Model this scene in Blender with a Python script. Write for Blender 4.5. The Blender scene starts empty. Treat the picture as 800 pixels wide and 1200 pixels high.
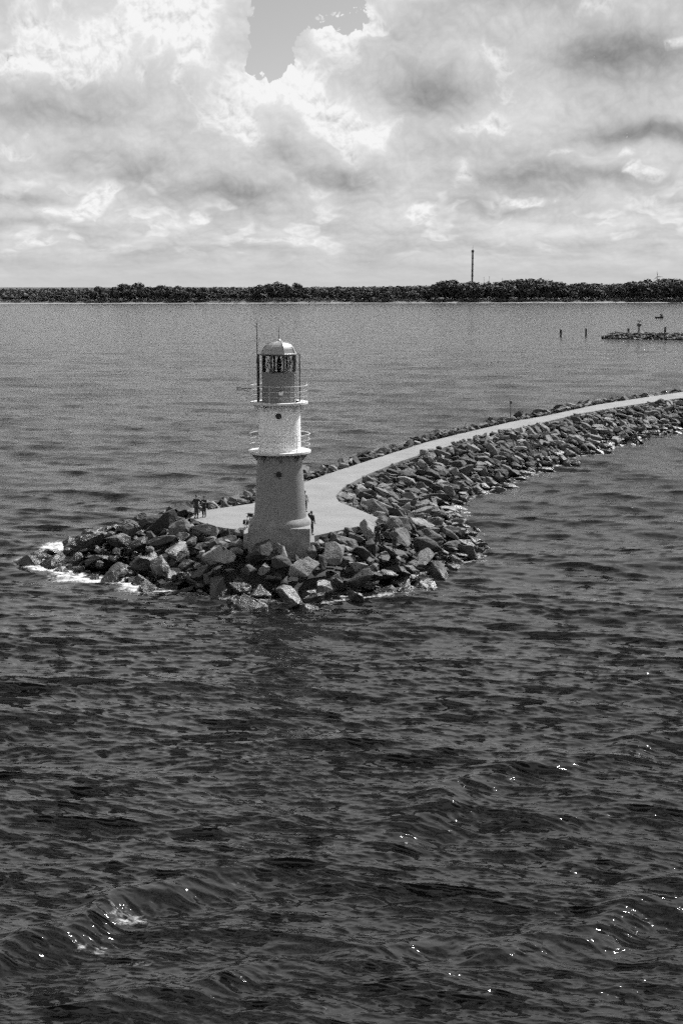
import bpy, bmesh, math, random
import numpy as np
from mathutils import Vector, Matrix, noise
from mathutils.bvhtree import BVHTree

random.seed(7); rng = np.random.default_rng(7)
SC = bpy.context.scene
COL = SC.collection
R = math.radians

# ------------------------------------------------------------------ camera
F_PX, CAM_H, HOR = 1550.0, 21.0, 332.0            # focal length in photo pixels, eye height, horizon row
PITCH = math.atan((600 - HOR) / F_PX)
cam = bpy.data.cameras.new('camera'); cam_o = bpy.data.objects.new('camera', cam); COL.objects.link(cam_o)
cam.sensor_fit = 'VERTICAL'; cam.sensor_height = 36.0; cam.lens = 36.0 * F_PX / 1200.0
cam.clip_start = 0.5; cam.clip_end = 20000
cam_o.location = (0, 0, CAM_H); cam_o.rotation_euler = (R(90) - PITCH, 0, 0)
SC.camera = cam_o

# ------------------------------------------------------------------ light
SUN_AZ, SUN_EL = R(44), R(47)                      # azimuth measured from +Y towards +X
sun = bpy.data.lights.new('sun', 'SUN'); sun.energy = 5.0; sun.angle = R(0.5); sun.color = (1, 1, 1)
sun_o = bpy.data.objects.new('sun', sun); COL.objects.link(sun_o)
sd = Vector((math.cos(SUN_EL) * math.sin(SUN_AZ), math.cos(SUN_EL) * math.cos(SUN_AZ), math.sin(SUN_EL)))
sun_o.rotation_euler = sd.to_track_quat('Z', 'Y').to_euler(); sun_o.location = (60, 60, 90)

SC.view_settings.view_transform = 'Standard'; SC.view_settings.look = 'None'
SC.view_settings.exposure = 0.74; SC.view_settings.gamma = 1.0; SC.view_settings.use_curve_mapping = False
SC.cycles.use_denoising = False
SC.cycles.use_adaptive_sampling = True; SC.cycles.adaptive_threshold = 0.06; SC.cycles.adaptive_min_samples = 12   # leaves a film-like grain
SC.cycles.max_bounces = 6; SC.cycles.diffuse_bounces = 2; SC.cycles.glossy_bounces = 3
SC.cycles.caustics_reflective = False; SC.cycles.caustics_refractive = False
SC.cycles.sample_clamp_indirect = 4.0

# ------------------------------------------------------------------ node helper
class NT:
    def __init__(s, tree): s.t = tree; s.n = tree.nodes; s.l = tree.links
    def node(s, kind, **kw):
        n = s.n.new(kind)
        for k, v in kw.items(): setattr(n, k, v)
        return n
    def put(s, sock, v):
        if isinstance(v, (int, float)): sock.default_value = v
        elif isinstance(v, (tuple, list)): sock.default_value = v
        else: s.l.new(v, sock)
    def m(s, op, a, b=0.0, c=None, clamp=False):
        n = s.n.new('ShaderNodeMath'); n.operation = op; n.use_clamp = clamp
        s.put(n.inputs[0], a); s.put(n.inputs[1], b)
        if c is not None: s.put(n.inputs[2], c)
        return n.outputs[0]
    def add(s, a, b): return s.m('ADD', a, b)
    def sub(s, a, b): return s.m('SUBTRACT', a, b)
    def mul(s, a, b): return s.m('MULTIPLY', a, b)
    def step(s, x, lo, hi, a=0.0, b=1.0):
        n = s.n.new('ShaderNodeMapRange'); n.interpolation_type = 'SMOOTHSTEP'
        s.put(n.inputs[0], x); s.put(n.inputs[1], lo); s.put(n.inputs[2], hi); s.put(n.inputs[3], a); s.put(n.inputs[4], b)
        return n.outputs[0]
    def lin(s, x, lo, hi, a=0.0, b=1.0):
        n = s.n.new('ShaderNodeMapRange')
        s.put(n.inputs[0], x); s.put(n.inputs[1], lo); s.put(n.inputs[2], hi); s.put(n.inputs[3], a); s.put(n.inputs[4], b)
        return n.outputs[0]
    def mixf(s, f, a, b):
        n = s.n.new('ShaderNodeMix'); n.data_type = 'FLOAT'
        s.put(n.inputs[0], f); s.put(n.inputs[2], a); s.put(n.inputs[3], b)
        return n.outputs[0]
    def xyz(s, x, y, z=0.0):
        n = s.n.new('ShaderNodeCombineXYZ')
        s.put(n.inputs[0], x); s.put(n.inputs[1], y); s.put(n.inputs[2], z)
        return n.outputs[0]
    def sep(s, v):
        n = s.n.new('ShaderNodeSeparateXYZ'); s.l.new(v, n.inputs[0]); return n.outputs
    def noise(s, vec, scale, detail=4, rough=0.55, dim='3D', color=False, dist=0.0):
        n = s.n.new('ShaderNodeTexNoise'); n.noise_dimensions = dim
        s.l.new(vec, n.inputs['Vector']); s.put(n.inputs['Scale'], scale)
        n.inputs['Detail'].default_value = detail; n.inputs['Roughness'].default_value = rough
        n.inputs['Distortion'].default_value = dist
        return n.outputs['Color' if color else 'Fac']
    def blobs(s, vec, items):
        """sum of amp * exp(-((x-cx)/sx)^2 - ((y-cy)/sy)^2), four nodes for each"""
        acc = 0.0
        for cx, cy, sx, sy, amp in items:
            m = s.n.new('ShaderNodeVectorMath'); m.operation = 'MULTIPLY_ADD'; s.l.new(vec, m.inputs[0])
            m.inputs[1].default_value = (1 / sx, 1 / sy, 0); m.inputs[2].default_value = (-cx / sx, -cy / sy, 0)
            d = s.n.new('ShaderNodeVectorMath'); d.operation = 'DOT_PRODUCT'; s.l.new(m.outputs[0], d.inputs[0]); s.l.new(m.outputs[0], d.inputs[1])
            acc = s.m('MULTIPLY_ADD', s.m('POWER', 0.36788, d.outputs['Value']), amp, acc)
        return acc
    def total(s, items):
        r = items[0]
        for i in items[1:]: r = s.add(r, i)
        return r

# ------------------------------------------------------------------ sky: black-and-white Nishita sky with cumulus
def deg(px, py):                                   # direction of a cloud: azimuth and elevation in degrees
    return ((px - 400) / F_PX * 57.3, (HOR - py) / F_PX * 57.3)

def build_world():
    w = bpy.data.worlds.new('World'); SC.world = w; w.use_nodes = True
    t = NT(w.node_tree); t.n.clear()
    out = t.node('ShaderNodeOutputWorld'); bg = t.node('ShaderNodeBackground')
    bg.inputs['Strength'].default_value = 0.076
    t.l.new(bg.outputs[0], out.inputs[0])
    sky = t.node('ShaderNodeTexSky', sky_type='NISHITA'); sky.sun_disc = False
    sky.sun_elevation = SUN_EL; sky.sun_rotation = SUN_AZ
    sky.air_density = 1.0; sky.dust_density = 1.0; sky.ozone_density = 1.0
    sr, sg, sb = t.sep(sky.outputs[0])                # black-and-white film behind an orange filter: mostly red light
    clear = t.add(t.mul(sr, 0.75), t.mul(sg, 0.20))
    tc = t.node('ShaderNodeTexCoord')
    x, y, z = t.sep(tc.outputs['Generated'])
    az = t.mul(t.m('ARCTAN2', x, y), 57.2958)
    el = t.mul(t.m('ARCSINE', z), 57.2958)
    def tall(e_):                                   # height coordinate, compressed towards the horizon
        return t.add(e_, t.mul(t.sub(1.0, t.m('EXPONENT', t.mul(t.m('MAXIMUM', e_, -1.0), -0.45))), 4.5))
    th = tall(el)
    wx, wy, wz = t.sep(t.noise(t.xyz(az, th), 0.36, 3, 0.5, '2D', True))
    wa = t.lin(el, 0.0, 9.0, 0.6, 1.7)
    u = t.add(az, t.mul(t.sub(wx, 0.5), t.mul(wa, 1.4)))
    v = t.add(el, t.mul(t.sub(wy, 0.5), wa))
    def billow(ax, ay, octs):                       # rounded lumps: sum of folded noise
        r = None
        for k, (sc, am) in enumerate(octs):
            n_ = t.noise(t.xyz(t.add(ax, 3.7 * k), t.add(ay, 1.9 * k)), sc, 0, 0.5, '2D')
            q = t.mul(t.m('ABSOLUTE', t.sub(n_, 0.5)), am * 4.0)
            r = q if r is None else t.add(r, q)
        return r
    OC = ((0.30, .46), (0.72, .27), (1.6, .17), (3.5, .10), (7.5, .06))
    bx = t.add(az, t.mul(t.sub(wx, 0.5), 0.9)); by = t.add(th, t.mul(t.sub(wy, 0.5), 0.9))
    B0 = billow(bx, by, OC); B1 = billow(t.add(bx, 0.10), t.add(by, 0.22), OC)
    puff = t.sub(B0, B1)
    lump = t.sub(B0, 0.34)
    def G(px, py, sx, sy, a, rot=0.0):
        cu, cv = deg(px, py)
        return (cu, cv, sx / F_PX * 57.3, sy / F_PX * 57.3, a)
    UV = t.xyz(u, v)
    inview = t.mul(t.step(t.m('ABSOLUTE', az), 14.0, 28.0, 1.0, 0.0), t.step(el, 12.0, 22.0, 1.0, 0.0))
    outview = t.sub(1.0, inview)
    # ---- open sky
    wide = t.noise(t.xyz(u, t.mul(v, 1.6)), 0.075, 3, 0.5, '2D')
    gap_all = t.mul(t.step(t.sub(wide, t.mul(lump, 0.25)), 0.36, 0.45), t.step(el, 32.0, 48.0))
    gaps = t.blobs(UV, [G(318, 45, 38, 70, 1.5), G(385, 20, 60, 50, 1.5), G(-5, 20, 36, 55, 1.0), G(450, -40, 80, 55, 1.5), G(325, 90, 22, 26, .6),
                    G(248, 40, 34, 90, -1.3), G(410, 92, 30, 24, -1.0), G(450, 66, 34, 22, -1.0), G(500, 36, 36, 24, -1.0), G(360, 140, 44, 26, -0.9)])
    gap = t.add(t.mul(t.step(t.sub(gaps, t.mul(lump, 1.7)), 0.46, 0.58), inview), t.mul(gap_all, outview))
    # ---- shadowed bases
    dark = t.blobs(UV, [G(70, 150, 90, 14, .7), G(165, 205, 60, 18, .7), G(275, 230, 65, 13, 1.0), G(405, 212, 55, 14, 1.0),
                    G(500, 120, 62, 24, 1.0), G(715, 84, 85, 32, 1.15), G(745, 168, 75, 12, 1.25), G(605, 215, 65, 18, 1.0),
                    G(705, 214, 55, 9, .8), G(570, 248, 55, 11, .8), G(30, 240, 45, 6, .7), G(15, 262, 60, 5, .5),
                    G(185, 298, 50, 7, .55), G(130, 128, 70, 18, .3), G(610, 18, 110, 24, .6), G(470, 60, 40, 14, .3), G(345, 185, 30, 18, .4)])
    # ---- sunlit heads with firm edges in front of the soft layer
    heads = t.blobs(UV, [G(395, 60, 24, 26, 1.0), G(428, 42, 30, 18, 1.0), G(475, 12, 36, 20, 1.0), G(350, 108, 32, 26, 1.0), G(390, 150, 46, 36, 1.1), G(432, 165, 30, 22, .9),
                     G(305, 108, 26, 18, .9), G(290, 150, 40, 34, .8), G(125, 236, 26, 20, .9), G(90, 252, 30, 14, .8), G(540, 208, 22, 22, .9), G(772, 72, 20, 10, 1.1), G(736, 210, 26, 8, 1.1),
                     G(604, 240, 26, 6, 1.0), G(560, 262, 60, 10, .7), G(470, 250, 44, 14, .75), G(650, 274, 55, 7, .7), G(200, 264, 60, 10, .7), G(330, 284, 60, 8, .7), G(60, 287, 50, 8, .7), G(720, 264, 60, 9, .7),
                     G(245, 40, 40, 90, .9), G(170, 40, 70, 60, .8), G(95, 85, 60, 36, .75), G(60, 20, 34, 40, .6), G(545, 84, 72, 18, .5), G(30, 100, 50, 26, .55), G(40, 186, 55, 18, .55), G(610, 130, 50, 40, .5), G(690, 28, 40, 24, .7), G(690, 192, 85, 7, .5), G(560, 158, 60, 14, .55)])
    gh = t.step(t.sub(t.noise(t.xyz(u, t.mul(v, 2.0)), 0.20, 3, 0.5, '2D'), t.mul(lump, 0.25)), 0.50, 0.58)
    crisp = t.step(t.sub(heads, t.mul(lump, 1.0)), 0.22, 0.62)
    glow = t.step(heads, 0.0, 1.1)
    cells = t.mul(t.step(t.sub(t.noise(t.xyz(u, t.mul(tall(v), 1.25)), 0.55, 2, 0.5, '2D'), t.mul(lump, 0.22)), 0.50, 0.62), t.mul(t.step(el, 0.6, 1.6), t.step(el, 3.0, 5.5, 1.0, 0.0)))
    hm = t.add(t.mul(cells, 0.5), t.add(t.mul(t.add(t.mul(crisp, 0.65), t.mul(glow, 0.35)), inview), t.mul(gh, outview)))
    crisp_v = t.add(t.mul(cells, 0.4), t.add(t.mul(crisp, inview), t.mul(gh, outview)))
    gen_dark = t.step(t.noise(t.xyz(u, t.mul(v, 2.2)), 0.16, 3, 0.5, '2D'), 0.48, 0.72)
    fibre = t.noise(t.xyz(t.mul(az, 0.55), t.mul(th, 1.15)), 0.6, 5, 0.55, '2D')
    fade = t.step(el, -0.3, 2.4, 0.25, 1.0)
    shadow = t.add(t.mul(t.m('MINIMUM', dark, 1.2), inview), t.mul(gen_dark, t.mul(outview, 0.5)))
    tone = t.total([t.mul(outview, 0.07), t.mul(shadow, -0.24), t.mul(hm, 0.27), t.mul(puff, t.add(0.08, t.mul(crisp_v, 0.40))), t.mul(lump, 0.10), t.mul(t.sub(fibre, 0.5), t.lin(el, 1.0, 8.0, 0.40, 0.13))])
    cloud = t.add(0.55, t.mul(tone, fade))
    cloud = t.mul(t.m('MINIMUM', t.m('MAXIMUM', cloud, 0.20), 0.86), 8.4)
    val = t.mixf(gap, cloud, clear)
    val = t.mixf(t.step(el, -4.0, -0.8), 3.0, val)
    t.l.new(t.xyz(val, val, val), bg.inputs['Color'])
    w.cycles.sampling_method = 'MANUAL'; w.cycles.sample_map_resolution = 512
build_world()

# ------------------------------------------------------------------ helpers: pixels, materials, meshes
def at(px, py, z=0.0):
    x = (px - 400) / F_PX; y = (600 - py) / F_PX
    d = (x, math.cos(PITCH) + y * math.sin(PITCH), -math.sin(PITCH) + y * math.cos(PITCH))
    t = (z - CAM_H) / d[2]
    return Vector((d[0] * t, d[1] * t, z))
def z_at(py, Y, px=400):
    y = (600 - py) / F_PX
    d = (0, math.cos(PITCH) + y * math.sin(PITCH), -math.sin(PITCH) + y * math.cos(PITCH))
    return CAM_H + d[2] / d[1] * Y
def x_at(px, Y, z):
    depth = Y * math.cos(PITCH) + (CAM_H - z) * math.sin(PITCH)
    return (px - 400) / F_PX * depth

MATS = {}
def mat(name, base, rough=0.6, var=0.0, scale=3.0, bump=0.0, bscale=8.0, metal=0.0, extra=None):
    m = bpy.data.materials.new(name); m.use_nodes = True
    t = NT(m.node_tree); b = t.n['Principled BSDF']
    b.inputs['Roughness'].default_value = rough; b.inputs['Metallic'].default_value = metal
    tc = t.node('ShaderNodeTexCoord'); P = tc.outputs['Object']
    v = base
    if var:
        n = t.noise(P, scale, 6, 0.6)
        v = t.mul(t.lin(n, 0.25, 0.75, 1 - var, 1 + var), base)
    if extra: v = extra(t, v, P)
    if isinstance(v, float): b.inputs['Base Color'].default_value = (v, v, v, 1)
    else: t.l.new(t.xyz(v, v, v), b.inputs['Base Color'])
    if bump:
        bn = t.node('ShaderNodeBump'); bn.inputs['Distance'].default_value = bump
        t.l.new(t.noise(P, bscale, 6, 0.6), bn.inputs['Height']); t.l.new(bn.outputs[0], b.inputs['Normal'])
    MATS[name] = m
    return m

class MB:
    """collects boxes, tubes and lathes and links them as one mesh object"""
    def __init__(s): s.v = []; s.f = []; s.smooth = []
    def addmesh(s, vs, fs, smooth=False):
        o = len(s.v); s.v += [tuple(p) for p in vs]
        for f in fs: s.f.append(tuple(i + o for i in f)); s.smooth.append(smooth)
        return s
    def box(s, c, size, rz=0.0, taper=1.0):
        sx, sy, sz = [k / 2 for k in size]; vs = []
        for z, k in ((-sz, 1.0), (sz, taper)):
            for x, y in ((-sx, -sy), (sx, -sy), (sx, sy), (-sx, sy)):
                x, y = x * k, y * k
                vs.append((c[0] + x * math.cos(rz) - y * math.sin(rz), c[1] + x * math.sin(rz) + y * math.cos(rz), c[2] + z))
        return s.addmesh(vs, [(3, 2, 1, 0), (4, 5, 6, 7), (0, 1, 5, 4), (1, 2, 6, 5), (2, 3, 7, 6), (3, 0, 4, 7)])
    def lathe(s, prof, n=48, c=(0, 0), smooth=True, a0=0.0, cap=True):
        vs = []; fs = []
        for r, z in prof:
            for i in range(n):
                a = a0 + 2 * math.pi * i / n
                vs.append((c[0] + r * math.cos(a), c[1] + r * math.sin(a), z))
        for j in range(len(prof) - 1):
            for i in range(n):
                k = (i + 1) % n
                fs.append((j * n + i, j * n + k, (j + 1) * n + k, (j + 1) * n + i))
        s.addmesh(vs, fs, smooth)
        if cap:
            o = len(s.v) - len(vs)
            for j, rev in ((0, True), (len(prof) - 1, False)):
                if prof[j][0] > 1e-6:
                    ring = [o + j * n + i for i in range(n)]
                    s.f.append(tuple(reversed(ring)) if rev else tuple(ring)); s.smooth.append(False)
        return s
    def tube(s, pts, r, n=6, closed=False):
        pts = [Vector(p) for p in pts]; rs = r if isinstance(r, (list, tuple)) else [r] * len(pts)
        vs = []; fs = []; m = len(pts)
        for i, p in enumerate(pts):
            a = pts[i - 1] if (i > 0 or closed) else p
            b = pts[(i + 1) % m] if (i < m - 1 or closed) else p
            d = (b - a).normalized()
            up = Vector((0, 0, 1)) if abs(d.z) < 0.9 else Vector((1, 0, 0))
            e = d.cross(up).normalized(); g = d.cross(e)
            for k in range(n):
                q = 2 * math.pi * k / n
                vs.append(p + (e * math.cos(q) + g * math.sin(q)) * rs[i])
        for i in range(m if closed else m - 1):
            j = (i + 1) % m
            for k in range(n):
                l = (k + 1) % n
                fs.append((i * n + k, i * n + l, j * n + l, j * n + k))
        if not closed:
            fs.append(tuple(range(n))); fs.append(tuple((m - 1) * n + k for k in reversed(range(n))))
        return s.addmesh(vs, fs, True)
    def ring(s, c, rad, r, n=40, a0=0.0, a1=2 * math.pi, sides=6):
        full = abs(a1 - a0 - 2 * math.pi) < 1e-6
        m = n if full else n + 1
        return s.tube([(c[0] + rad * math.cos(a0 + (a1 - a0) * i / n), c[1] + rad * math.sin(a0 + (a1 - a0) * i / n), c[2]) for i in range(m)], r, sides, full)
    def mesh(s, name):
        me = bpy.data.meshes.new(name); me.from_pydata(s.v, [], s.f)
        me.polygons.foreach_set('use_smooth', s.smooth); me.update()
        if any(s.smooth): me.set_sharp_from_angle(angle=R(32))
        return me
    def build(s, name, m, parent=None):
        me = s.mesh(name); me.materials.append(m)
        return link(name, me, parent)
def link(name, data, parent=None):
    o = bpy.data.objects.new(name, data); COL.objects.link(o)
    if parent: o.parent = parent
    return o
def empty(name, loc, rz=0.0):
    o = link(name, None); o.location = loc; o.rotation_euler = (0, 0, rz); o.empty_display_size = 0.2
    return o
def tag(o, label=None, cat=None, group=None, kind=None):
    for k, v in (('label', label), ('category', cat), ('group', group), ('kind', kind)):
        if v: o[k] = v
    return o
def copy_tree(o, parent=None):
    c = o.copy(); COL.objects.link(c); c.parent = parent
    for ch in o.children: copy_tree(ch, c)
    return c

# ------------------------------------------------------------------ materials
def streaks(t, v, P):
    x, y, z = t.sep(P)
    ang = t.m('ARCTAN2', y, x)
    n = t.noise(t.xyz(t.mul(ang, 5.0), t.mul(z, 0.22), 0.0), 2.2, 5, 0.65)
    n2 = t.noise(P, 0.9, 5, 0.6)
    d = t.mul(t.step(n, 0.52, 0.80), t.step(n2, 0.35, 0.65))
    return t.mul(v, t.sub(1.0, t.mul(d, 0.42)))
white_p = mat('white_paint', 0.78, 0.45, 0.06, 1.4, 0.004, 14, extra=streaks)
green_p = mat('green_paint_grey', 0.19, 0.5, 0.10, 1.4, 0.004, 14, extra=streaks)
green_d = mat('lantern_paint_grey', 0.16, 0.42, 0.10, 2.0, 0.003, 14, extra=streaks)
dome_p = mat('dome_paint', 0.24, 0.35, 0.12, 2.0, 0.002, 10)
plinth_c = mat('plinth_concrete', 0.19, 0.85, 0.38, 1.6, 0.012, 9)
dark_m = mat('dark_metal', 0.035, 0.45, 0.1)
rail_w = mat('rail_white', 0.55, 0.4, 0.08)
gallery_p = mat('gallery_paint', 0.55, 0.5, 0.1, 2.0)
hole_m = mat('porthole_dark', 0.012, 0.25)
path_m = mat('path_concrete', 0.168, 0.9, 0.20, 0.35, 0.006, 22,
             extra=lambda t, v, P: t.mul(v, t.lin(t.noise(P, 14.0, 4, 0.7), 0.2, 0.8, 0.86, 1.14)))
kerb_m = mat('kerb_concrete', 0.22, 0.9, 0.18, 1.2, 0.01, 9)
wood_d = mat('dark_wood', 0.03, 0.8, 0.3, 3.0)
trunk_m = mat('bark', 0.05, 0.9, 0.3, 2.0)
grass_m = mat('dune_grass', 0.075, 0.95, 0.45, 0.02, extra=lambda t, v, P: t.mul(v, t.lin(t.noise(P, 0.15, 5, 0.6), 0.3, 0.7, 0.5, 1.5)))
sand_m = mat('sand', 0.24, 0.9, 0.15, 0.05)
glass = bpy.data.materials.new('lantern_glass'); glass.use_nodes = True
_t = NT(glass.node_tree); _b = _t.n['Principled BSDF']
_b.inputs['Base Color'].default_value = (.9, .9, .9, 1); _b.inputs['Transmission Weight'].default_value = 1.0
_b.inputs['Roughness'].default_value = 0.02; _b.inputs['IOR'].default_value = 1.02
lens_m = mat('lens_glass', 0.35, 0.12, 0.0)

def rock_material():
    m = bpy.data.materials.new('granite_boulder'); m.use_nodes = True
    t = NT(m.node_tree); b = t.n['Principled BSDF']
    g = t.node('ShaderNodeNewGeometry'); oi = t.node('ShaderNodeObjectInfo'); tc = t.node('ShaderNodeTexCoord')
    rnd = t.m('FRACT', t.add(oi.outputs['Random'], g.outputs['Random Per Island']))
    base = t.add(0.022, t.mul(t.m('POWER', rnd, 1.5), 0.17))
    pos = g.outputs['Position']
    n = t.noise(pos, 1.3, 7, 0.65); n2 = t.noise(pos, 9.0, 5, 0.7)
    v = t.mul(base, t.lin(n, 0.28, 0.72, 0.62, 1.35)); v = t.mul(v, t.lin(n2, 0.25, 0.75, 0.78, 1.22))
    x, y, z = t.sep(pos)
    # wet, weed-dark stone near the water; the dark band reaches higher at the left tip and front
    line = t.add(t.lin(x, -5.0, -13.0, 0.55, 2.1), t.lin(y, 97.0, 88.0, 0.0, 0.45))
    wet = t.step(t.sub(t.add(z, t.mul(t.sub(t.noise(pos, 0.45, 4), 0.5), 1.8)), line), -0.25, 0.45, 1.0, 0.0)
    v = t.mul(v, t.mixf(wet, 1.0, 0.24))
    t.l.new(t.xyz(v, v, v), b.inputs['Base Color'])
    t.l.new(t.mixf(wet, 0.85, 0.42), b.inputs['Roughness'])
    bn = t.node('ShaderNodeBump'); bn.inputs['Distance'].default_value = 0.16; bn.inputs['Strength'].default_value = 1.0
    hgt = t.add(t.noise(pos, 2.2, 8, 0.62), t.mul(t.noise(pos, 0.9, 2, 0.5), 0.8))
    t.l.new(hgt, bn.inputs['Height']); t.l.new(bn.outputs[0], b.inputs['Normal'])
    return m
rock_m = rock_material()
core_m = mat('gap_shade_core', 0.018, 0.9, 0.4, 1.5, 0.2, 1.2)  # near-black colour paints deep shade into the gaps between boulders

# ------------------------------------------------------------------ the breakwater outline
DECK_Z = 2.8
far_px = [(800, 459), (700, 474), (640, 487), (600, 494), (540, 508), (500, 518), (440, 537), (400, 550), (365, 562), (330, 576), (296, 590), (245, 597.2), (230, 602)]
near_px = [(223, 607), (233, 611), (248, 616), (265, 619), (286, 621)]
near_px2 = [(368, 628), (400, 621), (436, 613), (443, 607), (420, 597), (397, 588), (393, 581), (402, 571), (430, 556), (470, 540), (510, 527), (560, 513), (600, 503), (640, 494), (680, 484.5), (740, 474.5), (800, 466)]
def P2(l, z): return [at(a, b, z).xy for a, b in l]
deck = P2(far_px, DECK_Z) + P2(near_px, DECK_Z) + [Vector((-7.0, 92.6)), Vector((-1.9, 92.6))] + P2(near_px2, DECK_Z)
ext_far = [Vector((150, 318)), Vector((84, 253))]
ext_near = [Vector((82, 242)), Vector((152, 312))]
deck = ext_far + deck + ext_near
near_w = [(541, 591), (530, 595), (560, 636), (558, 655), (507, 677), (487, 687), (455, 696), (380, 705), (340, 707), (240, 700), (180, 688), (130, 680), (75, 668), (42, 660)]
near_r = [(800, 505), (761, 511), (737, 521), (709, 528), (684, 535), (653, 545), (625, 557), (583, 573)]
far_w = [Vector(p) for p in ((-23.6, 101.5), (-22.2, 106), (-19, 110.5), (-15.5, 113.5), (-12.5, 116), (-10, 121), (-7.5, 127), (-4.6, 133), (-1.2, 141), (5, 156), (17.5, 179.5), (34, 206), (53, 230), (79, 258), (147, 324))]
water_edge = [Vector((168, 296)), Vector((88, 222))] + P2(near_r + near_w, 0) + far_w
DK = np.array([tuple(p) for p in deck]); WE = np.array([tuple(p) for p in water_edge])
def poly_dist(P, poly):
    """distance to the outline and inside test, for an (n,2) array"""
    P = np.asarray(P, float); d = np.full(len(P), 1e9); ins = np.zeros(len(P), bool)
    for i in range(len(poly)):
        a = poly[i]; b = poly[(i + 1) % len(poly)]; ab = b - a
        tt = np.clip(((P - a) @ ab) / (ab @ ab + 1e-12), 0, 1)
        q = a + tt[:, None] * ab
        d = np.minimum(d, np.hypot(*(P - q).T))
        c = (a[1] > P[:, 1]) != (b[1] > P[:, 1])
        with np.errstate(divide='ignore', invalid='ignore'):
            xx = (b[0] - a[0]) * (P[:, 1] - a[1]) / (b[1] - a[1] + 1e-12) + a[0]
        ins ^= c & (P[:, 0] < xx)
    return d, ins
def slope_z(P):
    dd, di = poly_dist(P, DK); dw, wi = poly_dist(P, WE)
    sh = np.maximum(dd - 1.5, 0.0)                    # a level shoulder beside the path, then down to the sea
    t = sh / (sh + dw + 1e-6)
    P = np.asarray(P, float)
    far = (P[:, 0] < 0.525 * (P[:, 1] - 118.0) - 3.5) & (P[:, 1] > 103.5)
    crest = DECK_Z + np.where(far, 0.35, np.where(P[:, 1] < 96, -0.15, 0.0))  # the weather side stands a little higher than the path
    z = np.where(wi, crest * (1 - t ** 1.1), -0.45 * dw)
    return np.where(di, DECK_Z, z), dd, di, dw, wi

# ------------------------------------------------------------------ sea: a wind sea summed from octave bands of a directional spectrum
def sea_band(lam, slope, wind, spread, N=256, seed=0):
    L = lam * 41.0
    r = np.random.default_rng(seed)
    k1 = 2 * np.pi * np.fft.fftfreq(N, L / N)
    KX, KY = np.meshgrid(k1, k1, indexing='ij'); K = np.hypot(KX, KY)
    lam_k = np.where(K > 0, 2 * np.pi / np.maximum(K, 1e-9), 1e9)
    band = (lam_k >= lam) & (lam_k < lam * 2)
    c = (KX * math.cos(wind) + KY * math.sin(wind)) / np.maximum(K, 1e-9)
    A = np.where(band, K ** -2.0 * np.abs(c) ** spread * np.where(c > 0, 1.0, 0.25), 0)
    h = A * (r.normal(size=K.shape) + 1j * r.normal(size=K.shape))
    hz = np.fft.ifft2(h).real
    sx = np.fft.ifft2(1j * KX * h).real; sy = np.fft.ifft2(1j * KY * h).real
    s = slope / math.sqrt((sx ** 2 + sy ** 2).mean())
    dx = np.fft.ifft2(1j * KX / np.maximum(K, 1e-9) * h).real; dy = np.fft.ifft2(1j * KY / np.maximum(K, 1e-9) * h).real
    return L, hz * s, dx * s, dy * s
def sample(A, L, x, y):
    N = A.shape[0]; a = (x / L) % 1.0 * N; b = (y / L) % 1.0 * N
    i = a.astype(int) % N; j = b.astype(int) % N; fa = a - np.floor(a); fb = b - np.floor(b)
    i2 = (i + 1) % N; j2 = (j + 1) % N
    fa = fa * fa * (3 - 2 * fa) * 0.35 + fa * 0.65; fb = fb * fb * (3 - 2 * fb) * 0.35 + fb * 0.65
    return A[i, j] * (1 - fa) * (1 - fb) + A[i2, j] * fa * (1 - fb) + A[i, j2] * (1 - fa) * fb + A[i2, j2] * fa * fb

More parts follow.
